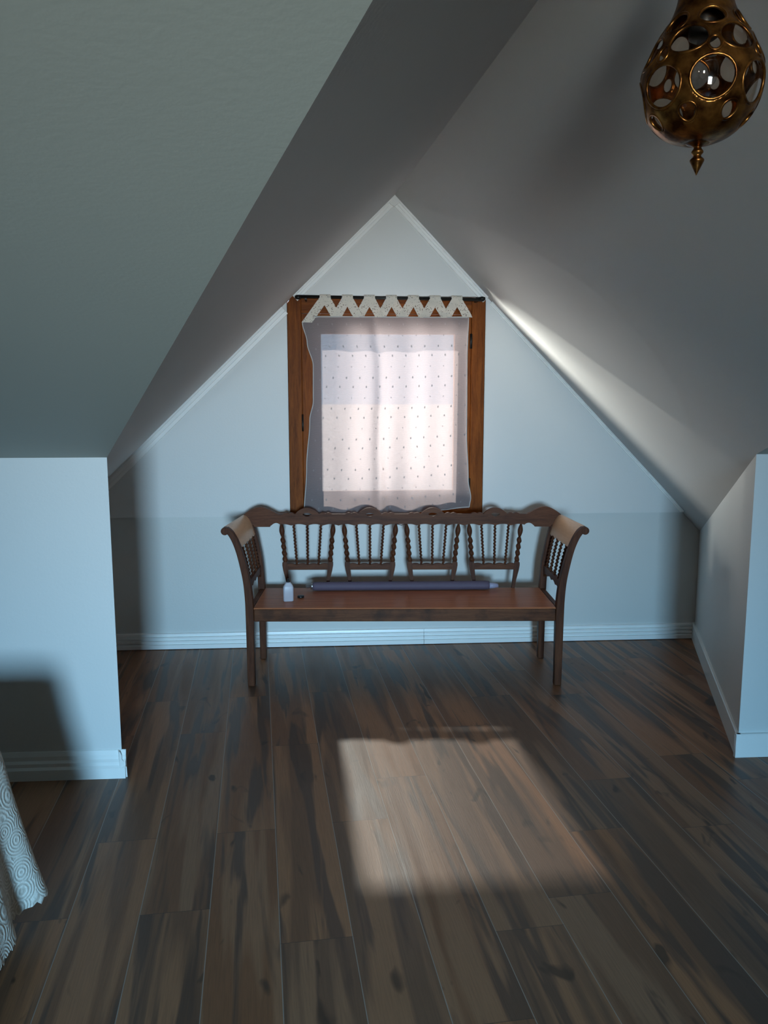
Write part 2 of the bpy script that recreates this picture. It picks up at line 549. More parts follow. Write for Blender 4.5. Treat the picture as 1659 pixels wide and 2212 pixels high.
mx = t.n('ShaderNodeMixShader'); t.l(t.math('MULTIPLY', fr_.outputs[0], t.math('SUBTRACT', 1.0, geo_.outputs['Backfacing'])), mx.inputs[0]); t.l(tr.outputs[0], mx.inputs[1]); t.l(gl.outputs[0], mx.inputs[2])
t.l(mx.outputs[0], t.out.inputs[0])
M['glass'] = t.m
bm = bmesh.new(); box(bm, GX0-0.008, GX1+0.008, YU+0.014, YU+0.018, GZ0-0.008, GZ1+0.008)
wpart('glass', bm, M['glass'], win, 0)
for z in (1.05, 1.95):
    bm = bmesh.new(); tube(bm, [(ix1-0.004, YU-0.006, z-0.045), (ix1-0.004, YU-0.006, z+0.045)], 0.008, 10)
    o = obj('hinge', bm, M['dark_metal'], win, True); o['label'] = 'dark metal hinge'
bm = bmesh.new(); tube(bm, [(-0.150, YU-0.004, 1.40), (-0.150, YU-0.020, 1.40), (-0.150, YU-0.024, 1.43), (-0.150, YU-0.022, 1.50)], 0.006, 8)
o = obj('handle', bm, M['dark_metal'], win, True)
bm = bmesh.new(); box(bm, WX0-0.05, WX1+0.05, YU+0.14, YU+0.38, 0.945, 0.978)
wpart('outer_sill', bm, M['stone'], win, 0.004)

# curtain rod: a thin dark bar under the gable panel, with brackets
YC = 4.985
rod = thing('curtain_rod', 'thin dark curtain rod above the window, carrying the lace loops', 'curtain rod', (0.40, YC, 2.196))
bm = bmesh.new(); tube(bm, [(-0.575, 0, 0.004), (0.555, 0, -0.006)], 0.010, 12)
obj('bar', bm, M['dark_metal'], rod, True)
for x in (-0.565, 0.545):
    bm = bmesh.new()
    lathe(bm, [(0.0, -0.02), (0.010, -0.018), (0.014, 0.0), (0.010, 0.018), (0.0, 0.02)], 12)
    bmesh.ops.rotate(bm, verts=bm.verts, cent=(0, 0, 0), matrix=Matrix.Rotation(PI/2, 3, 'Y'))
    bmesh.ops.translate(bm, verts=bm.verts, vec=(x, 0, 0))
    obj('finial', bm, M['dark_metal'], rod, True)
for x in (-0.52, 0.52):
    bm = bmesh.new(); box(bm, x-0.006, x+0.006, -0.004, YU-YC+0.012, -0.014, 0.010)
    obj('bracket', bm, M['dark_metal'], rod)

# sheer curtain panel
def sheer(name, dots=True, lace=False):
    t = NT(name)
    t.t.nodes.remove(t.b)
    uv = t.uv('cloth')
    s = t.n('ShaderNodeSeparateXYZ'); t.l(uv, s.inputs[0])
    weave = t.noise(t.mapping(uv, (900, 260, 1)), 1.0, 2)
    ripple = t.n('ShaderNodeTexWave', wave_type='BANDS', bands_direction='Y')
    ripple.inputs['Scale'].default_value = 28; ripple.inputs['Distortion'].default_value = 9
    ripple.inputs['Detail'].default_value = 2; ripple.inputs['Detail Scale'].default_value = 1.3
    t.l(uv, ripple.inputs['Vector'])
    open_ = t.math('ADD', 0.072, t.math('MULTIPLY', weave, 0.07))
    open_ = t.math('ADD', open_, t.math('MULTIPLY', ripple.outputs['Fac'], 0.05))
    if dots:
        total = None
        for ou, ov, pu, pv, rr in ((0.0, 0.0, 0.0885, 0.185, 0.0042), (0.044, 0.054, 0.0885, 0.185, 0.0042), (0.055, 0.120, 0.0885, 0.185, 0.0026)):
            fu = t.math('SUBTRACT', t.math('FRACT', t.math('DIVIDE', t.math('ADD', s.outputs[0], ou), pu)), 0.5)
            fv = t.math('SUBTRACT', t.math('FRACT', t.math('DIVIDE', t.math('ADD', s.outputs[1], ov), pv)), 0.5)
            du = t.math('MULTIPLY', fu, pu); dv = t.math('MULTIPLY', fv, pv*0.62)
            dd = t.math('SQRT', t.math('ADD', t.math('MULTIPLY', du, du), t.math('MULTIPLY', dv, dv)))
            on = t.math('LESS_THAN', dd, rr)
            total = on if total is None else t.math('MAXIMUM', total, on)
        open_ = t.math('MULTIPLY', open_, t.math('SUBTRACT', 1.0, t.math('MULTIPLY', total, 0.75)))
    if lace:
        v = t.n('ShaderNodeTexVoronoi'); v.feature = 'F1'; v.inputs['Scale'].default_value = 95
        t.l(uv, v.inputs['Vector'])
        holes = t.math('LESS_THAN', v.outputs['Distance'], 0.26)
        edge = t.math('MULTIPLY', t.math('GREATER_THAN', s.outputs[1], 0.12), t.math('LESS_THAN', s.outputs[1], 0.88))
        open_ = t.math('ADD', 0.04, t.math('MULTIPLY', t.math('MULTIPLY', holes, edge), 0.75))
    hem = None
    df = t.n('ShaderNodeBsdfDiffuse'); df.inputs[0].default_value = (0.62, 0.57, 0.57, 1) if not lace else (0.78, 0.70, 0.60, 1)
    tl = t.n('ShaderNodeBsdfTranslucent'); tl.inputs[0].default_value = (0.80, 0.70, 0.70, 1)
    if dots:
        k = t.ramp([(0, 0.0), (1, 1.0)], total)
        t.l(t.mix(k, (0.86, 0.72, 0.735), (0.22, 0.19, 0.20)), tl.inputs[0])
        t.l(t.mix(k, (0.20, 0.18, 0.185), (0.30, 0.28, 0.28)), df.inputs[0])
    m1 = t.n('ShaderNodeMixShader'); m1.inputs[0].default_value = 0.105
    t.l(df.outputs[0], m1.inputs[1]); t.l(tl.outputs[0], m1.inputs[2])
    tp = t.n('ShaderNodeBsdfTransparent')
    lw = t.n('ShaderNodeLayerWeight'); lw.inputs[0].default_value = 0.5
    open_ = t.math('MULTIPLY', open_, t.math('SUBTRACT', 1.0, t.math('MULTIPLY', lw.outputs['Facing'], 0.9)))
    m2 = t.n('ShaderNodeMixShader'); t.l(open_, m2.inputs[0])
    t.l(m1.outputs[0], m2.inputs[1]); t.l(tp.outputs[0], m2.inputs[2])
    t.l(m2.outputs[0], t.out.inputs[0])
    return t.m
M['sheer'] = sheer('sheer_curtain_cloth')
M['lace'] = sheer('lace_cloth', False, True)
M['hem'] = plain('curtain_hem_cloth', (0.55, 0.52, 0.50), 0.9)

def interp(tab, v):
    for (a, x), (b, y) in zip(tab, tab[1:]):
        if v <= b: 
            f = (v-a)/(b-a); f = f*f*(3-2*f)
            return x + (y-x)*f
    return tab[-1][1]
LE = [(0, -0.142), (0.10, -0.115), (0.22, -0.080), (0.40, -0.082), (0.50, -0.105), (0.75, -0.128), (1.0, -0.146)]
RE = [(0, 0.862), (0.2, 0.856), (0.6, 0.858), (0.85, 0.872), (0.95, 0.890), (1.0, 0.882)]
def zbot(u): return interp([(0, 0.885), (0.3, 0.882), (0.6, 0.892), (0.85, 0.905), (1.0, 0.925)], u)
def ztop(u): return interp([(0, 2.050), (0.10, 2.082), (0.5, 2.082), (1.0, 2.088)], u)
def cpos(u, v):
    x0, x1 = interp(LE, v), interp(RE, v)
    x = x0 + (x1-x0)*u
    z = ztop(u) + (zbot(u)-ztop(u))*v
    amp = 0.35 + 0.65*v
    y = YC + amp*(0.012*math.sin(2*PI*(2.6*u+0.1)) + 0.009*math.sin(2*PI*(5.3*u+0.35+0.1*v))) + v*v*v*0.020*math.sin(2*PI*(1.7*u+0.62))
    y += 0.012*math.sin(2*PI*(1.5*u+0.2*v))*amp
    # one real pleat: the cloth doubles back on itself
    w = (u-0.455+0.03*(1-v))/0.034
    if abs(w) < 3:       # a deep soft fold in the cloth
        y -= 0.034*(0.30+0.70*v)*math.exp(-w*w)
    return Vector((x, y, z))
cur = None
nu, nv = 260, 90
bm = bmesh.new(); uvl = bm.loops.layers.uv.new('cloth')
grid = [[bm.verts.new(cpos(i/nu, j/nv)) for i in range(nu+1)] for j in range(nv+1)]
for j in range(nv):
    for i in range(nu):
        f = bm.faces.new((grid[j][i], grid[j+1][i], grid[j+1][i+1], grid[j][i+1]))
        for lp, (a, b) in zip(f.loops, ((i, j), (i, j+1), (i+1, j+1), (i+1, j))):
            lp[uvl].uv = (a/nu*1.03, (1-b/nv)*1.19)
curtain = obj('curtain', bm, M['sheer'], None, True)
tag(curtain, 'sheer greyish white dotted curtain hanging in front of the wooden window', 'curtain')
# stitched hems around the panel
for path in ([cpos(i/200, 1.0) for i in range(201)], [cpos(i/200, 0.0) for i in range(201)],
             [cpos(0.0, j/80) for j in range(81)], [cpos(1.0, j/80) for j in range(81)]):
    bm = bmesh.new(); tube(bm, path, 0.0030, 6)
    obj('hem', bm, M['hem'], curtain, True)
# zigzag lace heading that loops over the rod
bm = bmesh.new(); uvl = bm.loops.layers.uv.new('cloth')
NZ = 7
xA, xB = -0.070, 0.855
def ribbon(pts, w):
    for q, (a, b) in enumerate(zip(pts, pts[1:])):
        n = 9
        a = Vector(a); b = Vector(b)
        side = Vector((w/2, 0, 0))
        prev = None
        for i in range(n+1):
            f = i/n
            c = a.lerp(b, f)
            c.y += 0.006*math.sin(PI*f*2+q)
            e0 = bm.verts.new(c-side + Vector((0, -0.004, 0))); e1 = bm.verts.new(c+side + Vector((0, 0.004, 0)))
            if prev:
                fc = bm.faces.new((prev[0], prev[1], e1, e0))
                L0 = (b-a).length
                for lp, (uu, vv) in zip(fc.loops, ((f-1/n, 0), (f-1/n, 1), (f, 1), (f, 0))):
                    lp[uvl].uv = (uu*L0+q*0.37, vv*w + 0.2)
            prev = (e0, e1)
pts = []
step = (xB-xA)/(NZ)
for k in range(NZ):
    xt = xA + step*(k+0.5); xb_ = xA + step*k
    pts.append((xb_ - (0.045 if k == 0 else 0), YC-0.012, ztop(0.1 if k else 0)-0.002)); pts.append((xt, YC-0.017, 2.196))
pts.append((xB, YC-0.012, 2.085))
ribbon(pts, 0.062)
def loop_over(x, w):      # the part of the ribbon wrapped round the rod
    prof = [(-0.017, -0.014), (-0.017, 0.004), (-0.010, 0.015), (0.0, 0.0175), (0.010, 0.015), (0.016, 0.004), (0.015, -0.040)]
    prev = None
    for i, (dy, dz) in enumerate(prof):
        e0 = bm.verts.new((x-w/2, YC+dy, 2.196+dz)); e1 = bm.verts.new((x+w/2, YC+dy, 2.196+dz))
        if prev:
            fc = bm.faces.new((prev[0], prev[1], e1, e0))
            for lp, (uu, vv) in zip(fc.loops, ((i*.02, 0), (i*.02, 1), (i*.02+.02, 1), (i*.02+.02, 0))):
                lp[uvl].uv = (uu+x, vv*w+0.2)
        prev = (e0, e1)
for k in range(NZ): loop_over(xA + step*(k+0.5), 0.066)
lace = obj('lace_heading', bm, M['lace'], curtain, True)
lace['label'] = 'zigzag white lace heading'
bm = bmesh.new()
tube(bm, [(xA+step*k, YC-0.014, ztop(0.5)+0.001) for k in range(NZ+1)], 0.0035, 6)
obj('lace_band', bm, M['hem'], lace, True)

# ------------------------------------------------------------------ bench
BANG = math.radians(-3.516)
ub = Vector((math.cos(BANG), math.sin(BANG), 0))
B0 = Vector((-0.439, 4.422, 0)) + ub*0.863
bench = thing('bench', 'dark wooden bench with turned spindle back and outswept arms, below the window', 'bench', B0, BANG)
HW = 0.883
# curve of the posts and arms: (inward offset from HW-0.025 outward positive, z)
PC = [(0.0, 0.0), (0.0, 0.40), (0.004, 0.50), (0.014, 0.60), (0.032, 0.69), (0.051, 0.765), (0.073, 0.825), (0.097, 0.868), (0.122, 0.890)]
def pcx(z):
    for (a, z0), (b, z1) in zip(PC, PC[1:]):
        if z <= z1:
            return a + (b-a)*(z-z0)/(z1-z0)
    return PC[-1][0]
def smooth_curve(pts, n=5):
    v = [Vector((p[0], p[1], 0)) for p in pts]
    out = []
    for i in range(len(v)-1):
        p0 = v[max(i-1, 0)]; p1 = v[i]; p2 = v[i+1]; p3 = v[min(i+2, len(v)-1)]
        for k in range(n):
            t_ = k/n
            out.append(0.5*((2*p1)+(p2-p0)*t_+(2*p0-5*p1+4*p2-p3)*t_*t_+(3*p1-p0-3*p2+p3)*t_**3))
    out.append(v[-1])
    return [(p.x, p.y) for p in out]
PCS = smooth_curve(PC[1:])
def post(s, y0, y1, ztop_, w0, w1, roll, fy=1.0):
    """curved one-piece leg and arm post of side s, depth y0..y1"""
    bm = bmesh.new()
    cen = [(0.0, 0.0)] + [(p[0]*fy, p[1]) for p in PCS if p[1] <= ztop_]
    left, right = [], []
    for i, (cx, z) in enumerate(cen):
        a = cen[max(i-1, 0)]; b = cen[min(i+1, len(cen)-1)]
        tx, tz = b[0]-a[0], b[1]-a[1]
        L = math.hypot(tx, tz); nx, nz = tz/L, -tx/L
        w = w0 + (w1-w0)*max(0, min(1, (z-0.40)/0.45))
        if z == 0.0: w = w0*0.86
        left.append((cx-nx*w/2, z-nz*w/2)); right.append((cx+nx*w/2, z+nz*w/2))
    poly = left + right[::-1]
    X = lambda p: s*(HW-0.023) + s*p[0]
    prism(bm, [(X(p), p[1]) for p in poly], 'y', y0, y1)
    if roll:
        c = cen[-1]
        cc = (c[0]+0.004, c[1]-0.010)
        ring = [(X((cc[0]+0.0215*math.cos(a), 0)), cc[1]+0.0215*math.sin(a)) for a in [2*PI*k/20 for k in range(20)]]
        prism(bm, ring, 'y', y0-0.001, y1+0.001)
    return bm
for s in (-1, 1):
    o = obj('front_leg', post(s, -0.022, 0.024, 1.0, 0.046, 0.030, True), M['bench_v'], bench)
    bevel_mod(o, 0.004)
    o = obj('back_leg', post(s, 0.455, 0.500, 0.84, 0.042, 0.036, False, 0.76), M['bench_v'], bench)
    bevel_mod(o, 0.004)
# arms: a curved board rolling outward over four twisted spindles above a scalloped rail
def arm_board(s):
    bm = bmesh.new()
    cur_ = [p for p in PCS if p[1] >= 0.775]
    c = cur_[-1]
    cur_ = cur_ + [(c[0]+0.010, c[1]+0.002), (c[0]+0.018, c[1]-0.006), (c[0]+0.018, c[1]-0.018)]
    nY = 24
    th = 0.016
    rows = []
    for j in range(nY+1):
        y = 0.024 + (0.461-0.024)*j/nY
        # wavy lower edge
        dip = 0.012*abs(math.sin(PI*j/nY*5))
        row = []
        for i, (cx, z) in enumerate(cur_):
            a = cur_[max(i-1, 0)]; b = cur_[min(i+1, len(cur_)-1)]
            tx, tz = b[0]-a[0], b[1]-a[1]; L = math.hypot(tx, tz)
            nx, nz = tz/L, -tx/L
            zz = z + (0.010-dip if i == 0 else 0)
            cx = cx*(1-0.24*y/0.46)
            row.append((s*(HW-0.023)+s*(cx-nx*0.010), y, zz-nz*0.010, s*(HW-0.023)+s*(cx+nx*(th-0.010)), zz+nz*(th-0.010)))
        rows.append(row)
    inn = [[bm.verts.new((r[0], r[1], r[2])) for r in row] for row in rows]
    ext = [[bm.verts.new((r[3], r[1], r[4])) for r in row] for row in rows]
    n = len(cur_)
    for j in range(nY):
        for i in range(n-1):
            bm.faces.new((inn[j][i], inn[j+1][i], inn[j+1][i+1], inn[j][i+1]))
            bm.faces.new((ext[j][i], ext[j][i+1], ext[j+1][i+1], ext[j+1][i]))
        bm.faces.new((inn[j][0], ext[j][0], ext[j+1][0], inn[j+1][0]))
        bm.faces.new((inn[j][n-1], inn[j+1][n-1], ext[j+1][n-1], ext[j][n-1]))
    for j in (0, nY):
        for i in range(n-1):
            bm.faces.new((inn[j][i], inn[j][i+1], ext[j][i+1], ext[j][i]))
    return bm
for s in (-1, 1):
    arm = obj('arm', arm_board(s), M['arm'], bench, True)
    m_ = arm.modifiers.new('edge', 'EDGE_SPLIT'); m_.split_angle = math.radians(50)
    arm['label'] = 'arm board paled by painted backlight'
    # lower rail of the arm
    bm = bmesh.new()
    n = 48
    top = [(0.024 + 0.431*i/n, 0.592) for i in range(n+1)]
    bot = []
    for i in range(n+1):
        f = i/n
        bot.append((0.024+0.431*f, 0.548 + 0.012*abs(math.sin(PI*f*4)) - 0.028*(abs(2*f-1)**3)))
    xin = s*(HW-0.023) + s*pcx(0.57)
    prism(bm, bot + top[::-1], 'x', xin-0.010, xin+0.010)
    obj('arm_rail', bm, M['bench'], arm)
    for k in range(4):
        y = 0.088 + 0.101*k
        path = [(s*(HW-0.023)+s*(pcx(z)*(1-0.24*y/0.46)-0.002), y, z) for z in [0.588+0.205*i/14 for i in range(15)]]
        bm = bmesh.new(); twist_bar(bm, path, 0.0078, 0.021, 0.34)
        obj('arm_spindle', bm, M['bench_v'], arm, True)
    # side rail of the seat frame
    bm = bmesh.new(); box(bm, s*0.845, s*0.872, 0.024, 0.455, 0.372, 0.446) if s > 0 else box(bm, -0.872, -0.845, 0.024, 0.455, 0.372, 0.446)
    bevel_mod(obj('side_rail', bm, M['bench'], bench), 0.003)
# seat frame and seat board
bm = bmesh.new(); box(bm, -0.838, 0.838, -0.012, 0.014, 0.370, 0.440)
bevel_mod(obj('apron', bm, M['apron'], bench), 0.004)
bm = bmesh.new(); box(bm, -0.838, 0.838, 0.462, 0.488, 0.372, 0.440)
bevel_mod(obj('back_rail', bm, M['bench'], bench), 0.003)
bm = bmesh.new(); box(bm, -0.842, 0.842, -0.004, 0.480, 0.432, 0.446)
o = bevel_mod(obj('seat', bm, M['seat'], bench), 0.004)
o['label'] = 'reddish brown seat board'
ZS = 0.446
# crest rail with scalloped outline and three-lobed pierced humps
GC = [-0.578, -0.198, 0.182, 0.562]
def crest():
    def top(x):
        ax = abs(x)
        z = 0.906
        for g in GC:
            d = abs(x-g)
            if d < 0.070: z = max(z, 0.906 + 0.038*math.cos(d/0.070*PI/2)**0.75)
            for off in (0.094, 0.128):
                dd = abs(d-off)
                if dd < 0.020: z = max(z, 0.906+0.009*math.cos(dd/0.020*PI/2))
        if ax > 0.735:
            f = (ax-0.735)/0.13
            hump = 0.900 + 0.050*math.sin(min(1, f)*PI/2)**1.4 if f < 1 else 0.950 - 0.055*((f-1)/0.80)**1.7
            z = hump if ax > 0.76 else max(z, hump) if ax > 0.745 else z
        return z
    def bot(x):
        ax = abs(x)
        z = 0.836
        ph = ((x+0.578+0.19) % 0.38)/0.38      # 0..1 over one group
        z += 0.009*abs(math.sin(PI*ph*4))
        if ax > 0.74:
            z = 0.836 + 0.016*max(0, 1-((ax-0.765)/0.03)**2)
            if ax > 0.80: z = 0.828 + max(0, ax-0.905)*1.25
        return z
    XM = 0.958
    N = 420
    xs_ = [-XM + 2*XM*i/N for i in range(N+1)]
    up = [(x, max(top(x), bot(x)+0.004)) for x in xs_]
    lo = [(x, bot(x)) for x in xs_]
    holes = []
    for g in GC:
        ring = []
        for k in range(20):       # half-moon opening with a small dropped point
            a = 2*PI*k/20
            ring.append((g+0.027*math.cos(a), 0.9030 + (0.010*math.sin(a) if math.sin(a) > 0 else 0.012*math.sin(a)*abs(math.sin(a))**1.5)))
        holes.append(ring[::-1])
    bm = bmesh.new()
    prism_holed(bm, lo + up[::-1], holes, 'y', 0.460, 0.486)
    return bm
o = obj('crest_rail', crest(), M['bench'], bench)
bevel_mod(o, 0.003, 2)
# four open splats: two turned stiles, a scalloped cross rail and three thin barley twists each
def stile(xt, xb, s):
    bm = bmesh.new()
    # turned upper part
    z0, z1 = 0.605, 0.842
    def xz(z): return xt + (xb-xt)*(0.838-z)/(0.838-0.446)
    n = 90; pts = [(xz(z0+(z1-z0)*i/n), 0.473, z0+(z1-z0)*i/n) for i in range(n+1)]
    def rad(i, th):
        z = z0+(z1-z0)*i/n
        q = (z1-z)/(z1-z0)
        if q < 0.34:   # long bulb
            f = q/0.34
            r = 0.0065 + 0.0095*math.sin(PI*min(1, f))**1.2
            return r
        f = (q-0.34)/0.66
        r = 0.0085 + 0.0068*abs(math.sin(PI*f*4.0))**0.9
        return r*(1+0.10*math.cos(th-2*PI*f*4))
    tube(bm, pts, rad, 12)
    # square tapered lower part: straight inside edge, outside edge drawn in
    def sec(z, wo):
        c = xz(z)
        xi = c - s*0.012
        xo = xi + s*wo
        return xi, xo
    lv = [(0.446, 0.018), (0.50, 0.021), (0.56, 0.030), (0.590, 0.032), (0.606, 0.030), (0.612, 0.022)]
    rings = []
    for z, wo in lv:
        xi, xo = sec(z, wo)
        rings.append([bm.verts.new(p) for p in ((xi, 0.461, z), (xo, 0.461, z), (xo, 0.485, z), (xi, 0.485, z))])
    for A_, B_ in zip(rings, rings[1:]):
        for k in range(4):
            bm.faces.new((A_[k], A_[(k+1) % 4], B_[(k+1) % 4], B_[k]))
    bm.faces.new(rings[0]); bm.faces.new(rings[-1])
    return bm, xz
for g in GC:
    n = 60
    xw = 0.136
    topc = []
    for i in range(n+1):
        f = i/n
        topc.append((g-xw+2*xw*f, 0.592 + 0.010*abs(math.sin(PI*f*4))**0.8 * 1.0))
    prism_pts = [(g-xw, 0.562), (g+xw, 0.562)] + topc[::-1]
    bm = bmesh.new(); prism(bm, prism_pts, 'y', 0.463, 0.483)
    splat = bevel_mod(obj('back_splat', bm, M['bench'], bench), 0.002)
    for s in (-1, 1):
        bm, _ = stile(g+s*0.158, g+s*0.121, s)
        o = obj('stile', bm, M['bench_v'], splat, True)
        m_ = o.modifiers.new('edge', 'EDGE_SPLIT'); m_.split_angle = math.radians(45)
    for k in (-1, 0, 1):
        bm = bmesh.new()
        twist_bar(bm, [(g+k*0.066, 0.473, 0.594), (g+k*0.083, 0.473, 0.842)], 0.0072, 0.0205, 0.34)
        obj('spindle', bm, M['bench_v'], splat, True)

def bp(x, y, z):      # bench coordinates (from the left front leg) to the room
    vb = Vector((-math.sin(BANG), math.cos(BANG), 0))
    return Vector((-0.439, 4.422, 0)) + ub*x + vb*y + Vector((0, 0, z))

# rolled purple-grey thing lying on the seat
rl = thing('fabric_roll', 'long purple grey fabric roll lying along the back of the bench seat', 'roll', bp(0.855, 0.418, ZS+0.001), BANG + math.radians(1.2))
bm = bmesh.new()
n = 90
pts = [(-0.535+1.07*i/n, 0, 0.0265) for i in range(n+1)]
def rr_(i, th):
    e_ = min(i, n-i)
    r = 0.0265*(1.0 if e_ > 2 else 0.90+0.05*e_)
    return r*(1 + 0.012*math.sin(th*3+i*0.12) + 0.02*(1 if 0.2 < (th % (2*PI)) < 0.6 else 0))
tube(bm, pts, rr_, 24)
obj('sleeve', bm, M['roll'], rl, True)
bm = bmesh.new()
tube(bm, [(0.530, 0, 0.024), (0.560, 0.003, 0.0225), (0.590, 0.006, 0.0215)], lambda i, th: (0.019, 0.017, 0.012)[i], 16)
o = obj('end_film', bm, M['film'], rl, True); o['label'] = 'pale lilac end piece'
bm = bmesh.new()
tube(bm, [(-0.530, 0, 0.027), (-0.548, 0, 0.027), (-0.550, 0, 0.027), (-0.572, 0, 0.025), (-0.578, 0, 0.025)], lambda i, th: (0.019, 0.019, 0.012, 0.0125, 0.009)[i], 16)
o = obj('end_cap', bm, M['silver'], rl, True); o['label'] = 'silver end cap'

# small white bottle with black neck
bt = thing('bottle', 'small white bottle with black neck standing near the left end of the bench seat', 'bottle', bp(0.199, 0.155, ZS+0.0006), 0.1)
def rrect(w, d, r, n=5):
    out = []
    for cx, cy, a0 in ((w-r, d-r, 0), (-(w-r), d-r, PI/2), (-(w-r), -(d-r), PI), (w-r, -(d-r), 1.5*PI)):
        for k in range(n+1):
            a = a0 + PI/2*k/n
            out.append((cx+r*math.cos(a), cy+r*math.sin(a)))
    return out
bm = bmesh.new()
lv = [(0.0, 0.0265), (0.003, 0.029), (0.06, 0.0295), (0.082, 0.029), (0.090, 0.026), (0.104, 0.017), (0.110, 0.012)]
rings = []
for z, w in lv:
    rings.append([bm.verts.new((x, y, z)) for x, y in rrect(w, max(0.010, w*0.62), min(w*0.45, 0.010))])
for A_, B_ in zip(rings, rings[1:]):
    for k in range(len(A_)):
        bm.faces.new((A_[k], A_[(k+1) % len(A_)], B_[(k+1) % len(A_)], B_[k]))
bm.faces.new(rings[0]); bm.faces.new(rings[-1])
obj('body', bm, M['white_plastic'], bt, True)
bm = bmesh.new(); lathe(bm, [(0.009, 0.108), (0.0095, 0.116), (0.008, 0.118), (0.006, 0.130), (0.0, 0.131)], 16)
o = obj('neck', bm, M['black_plastic'], bt, True); o['label'] = 'black neck'
# small black cap on the seat beside it
bm = bmesh.new()
lathe(bm, [(0.0, 0.0), (0.017, 0.0), (0.0195, 0.002), (0.0195, 0.009), (0.017, 0.012), (0.0, 0.0125)], 28)
o = obj('black_cap', bm, M['black_plastic'], None, True, bp(0.262, 0.235, ZS))
tag(o, 'small black cap lying on the bench seat just right of the white bottle', 'cap')

# ------------------------------------------------------------------ pendant lamp
LX, LY, LZ = 0.697, 1.552, 2.190
lamp = thing('pendant_lamp', 'pierced bronze and amber glass globe pendant lamp hanging at upper right', 'lamp', (LX, LY, LZ))
t = NT('aged_bronze')
c = t.coord()
nz_ = t.noise(c, 40, 4)
t.l(t.mix(t.ramp([(0.35, 0.0), (0.65, 1.0)], nz_), (0.075, 0.024, 0.006), (0.40, 0.17, 0.038)), t.b.inputs['Base Color'])
t.set(Metallic=0.95, Roughness=0.30)
t.bump(nz_, 0.3, 0.004)
M['bronze'] = t.m
t = NT('amber_glass')
t.t.nodes.remove(t.b)
gl = t.n('ShaderNodeBsdfGlossy'); gl.inputs['Roughness'].default_value = 0.05
tr = t.n('ShaderNodeBsdfTransparent'); tr.inputs[0].default_value = (0.90, 0.82, 0.74, 1)
fr_ = t.n('ShaderNodeFresnel'); fr_.inputs[0].default_value = 1.45
geo_ = t.n('ShaderNodeNewGeometry')
mx = t.n('ShaderNodeMixShader'); t.l(t.math('MULTIPLY', fr_.outputs[0], t.math('SUBTRACT', 1.0, geo_.outputs['Backfacing'])), mx.inputs[0]); t.l(tr.outputs[0], mx.inputs[1]); t.l(gl.outputs[0], mx.inputs[2])
t.l(mx.outputs[0], t.out.inputs[0])
M['amber'] = t.m
GP = smooth_curve([(0.012, -0.116), (0.034, -0.112), (0.063, -0.098), (0.091, -0.066), (0.1035, -0.022), (0.100, 0.014), (0.080, 0.057), (0.058, 0.092), (0.047, 0.118), (0.042, 0.140)], 6)
def gr(z):
    for (r0, z0), (r1, z1) in zip(GP, GP[1:]):
        if z0 <= z <= z1: return r0 + (r1-r0)*(z-z0)/(z1-z0)
    return GP[0][0] if z < GP[0][1] else GP[-1][0]
# pierced openings: two staggered rows of ovals and small diamonds between
NO = 7
holes = []
for k in range(NO):
    holes.append((2*PI*k/NO, -0.036, 0.0375, 0.034))
    holes.append((2*PI*(k+0.5)/NO, 0.034, 0.0330, 0.026))
    holes.append((2*PI*k/NO, 0.076, 0.022, 0.018))
    holes.append((2*PI*(k+0.5)/NO, -0.083, 0.015, 0.013))
    holes.append((2*PI*k/NO, 0.018, 0.011, 0.013))
def hole_d(a, z):
    best = 9
    for ha, hz, hw, hh in holes:
        da = (a-ha+PI) % (2*PI) - PI
        best = min(best, math.hypot(da*gr(hz)/hw, (z-hz)/hh))
    return best
bm = bmesh.new()
SG, ZN = 224, 96
zz = [-0.116+0.256*j/ZN for j in range(ZN+1)]
vs = [[bm.verts.new((gr(z)*math.cos(2*PI*i/SG), gr(z)*math.sin(2*PI*i/SG), z)) for i in range(SG)] for z in zz]
for j in range(ZN):
    for i in range(SG):
        if hole_d(2*PI*(i+0.5)/SG, (zz[j]+zz[j+1])/2) < 1.0: continue
        q = (i+1) % SG
        bm.faces.new((vs[j][i], vs[j][q], vs[j+1][q], vs[j+1][i]))
loose = [v for v in bm.verts if not v.link_faces]
bmesh.ops.delete(bm, geom=loose, context='VERTS')
cage = obj('cage', bm, M['bronze'], lamp, True)
m_ = cage.modifiers.new('thick', 'SOLIDIFY'); m_.thickness = 0.004; m_.offset = 1
# raised rims round the openings
bm = bmesh.new()
for ha, hz, hw, hh in holes:
    path = []
    for k in range(26):
        b_ = 2*PI*k/26
        z = hz + hh*1.02*math.sin(b_); a_ = ha + hw*1.02*math.cos(b_)/gr(hz)
        r = gr(z)+0.003
        path.append((r*math.cos(a_), r*math.sin(a_), z))
    tube(bm, path, 0.0030, 6, closed=True)
o = obj('rims', bm, M['bronze'], cage, True)
bm = bmesh.new()
lathe(bm, [(max(r-0.006, 0.004), z) for r, z in GP], 48, cap=False)
obj('glass_globe', bm, M['amber'], lamp, True)
bm = bmesh.new()
lathe(bm, smooth_curve([(0.042, 0.136), (0.048, 0.141), (0.047, 0.148), (0.043, 0.156), (0.042, 0.175), (0.034, 0.195), (0.016, 0.210), (0.012, 0.235), (0.008, 0.240)], 4), 32)
obj('cap', bm, M['bronze'], lamp, True)
bm = bmesh.new()
lathe(bm, smooth_curve([(0.0, -0.176), (0.003, -0.170), (0.010, -0.156), (0.013, -0.148), (0.007, -0.141), (0.011, -0.134), (0.007, -0.127), (0.009, -0.124), (0.020, -0.119), (0.026, -0.114), (0.0, -0.112)], 4), 20, cap=False)
obj('finial', bm, M['bronze'], lamp, True)
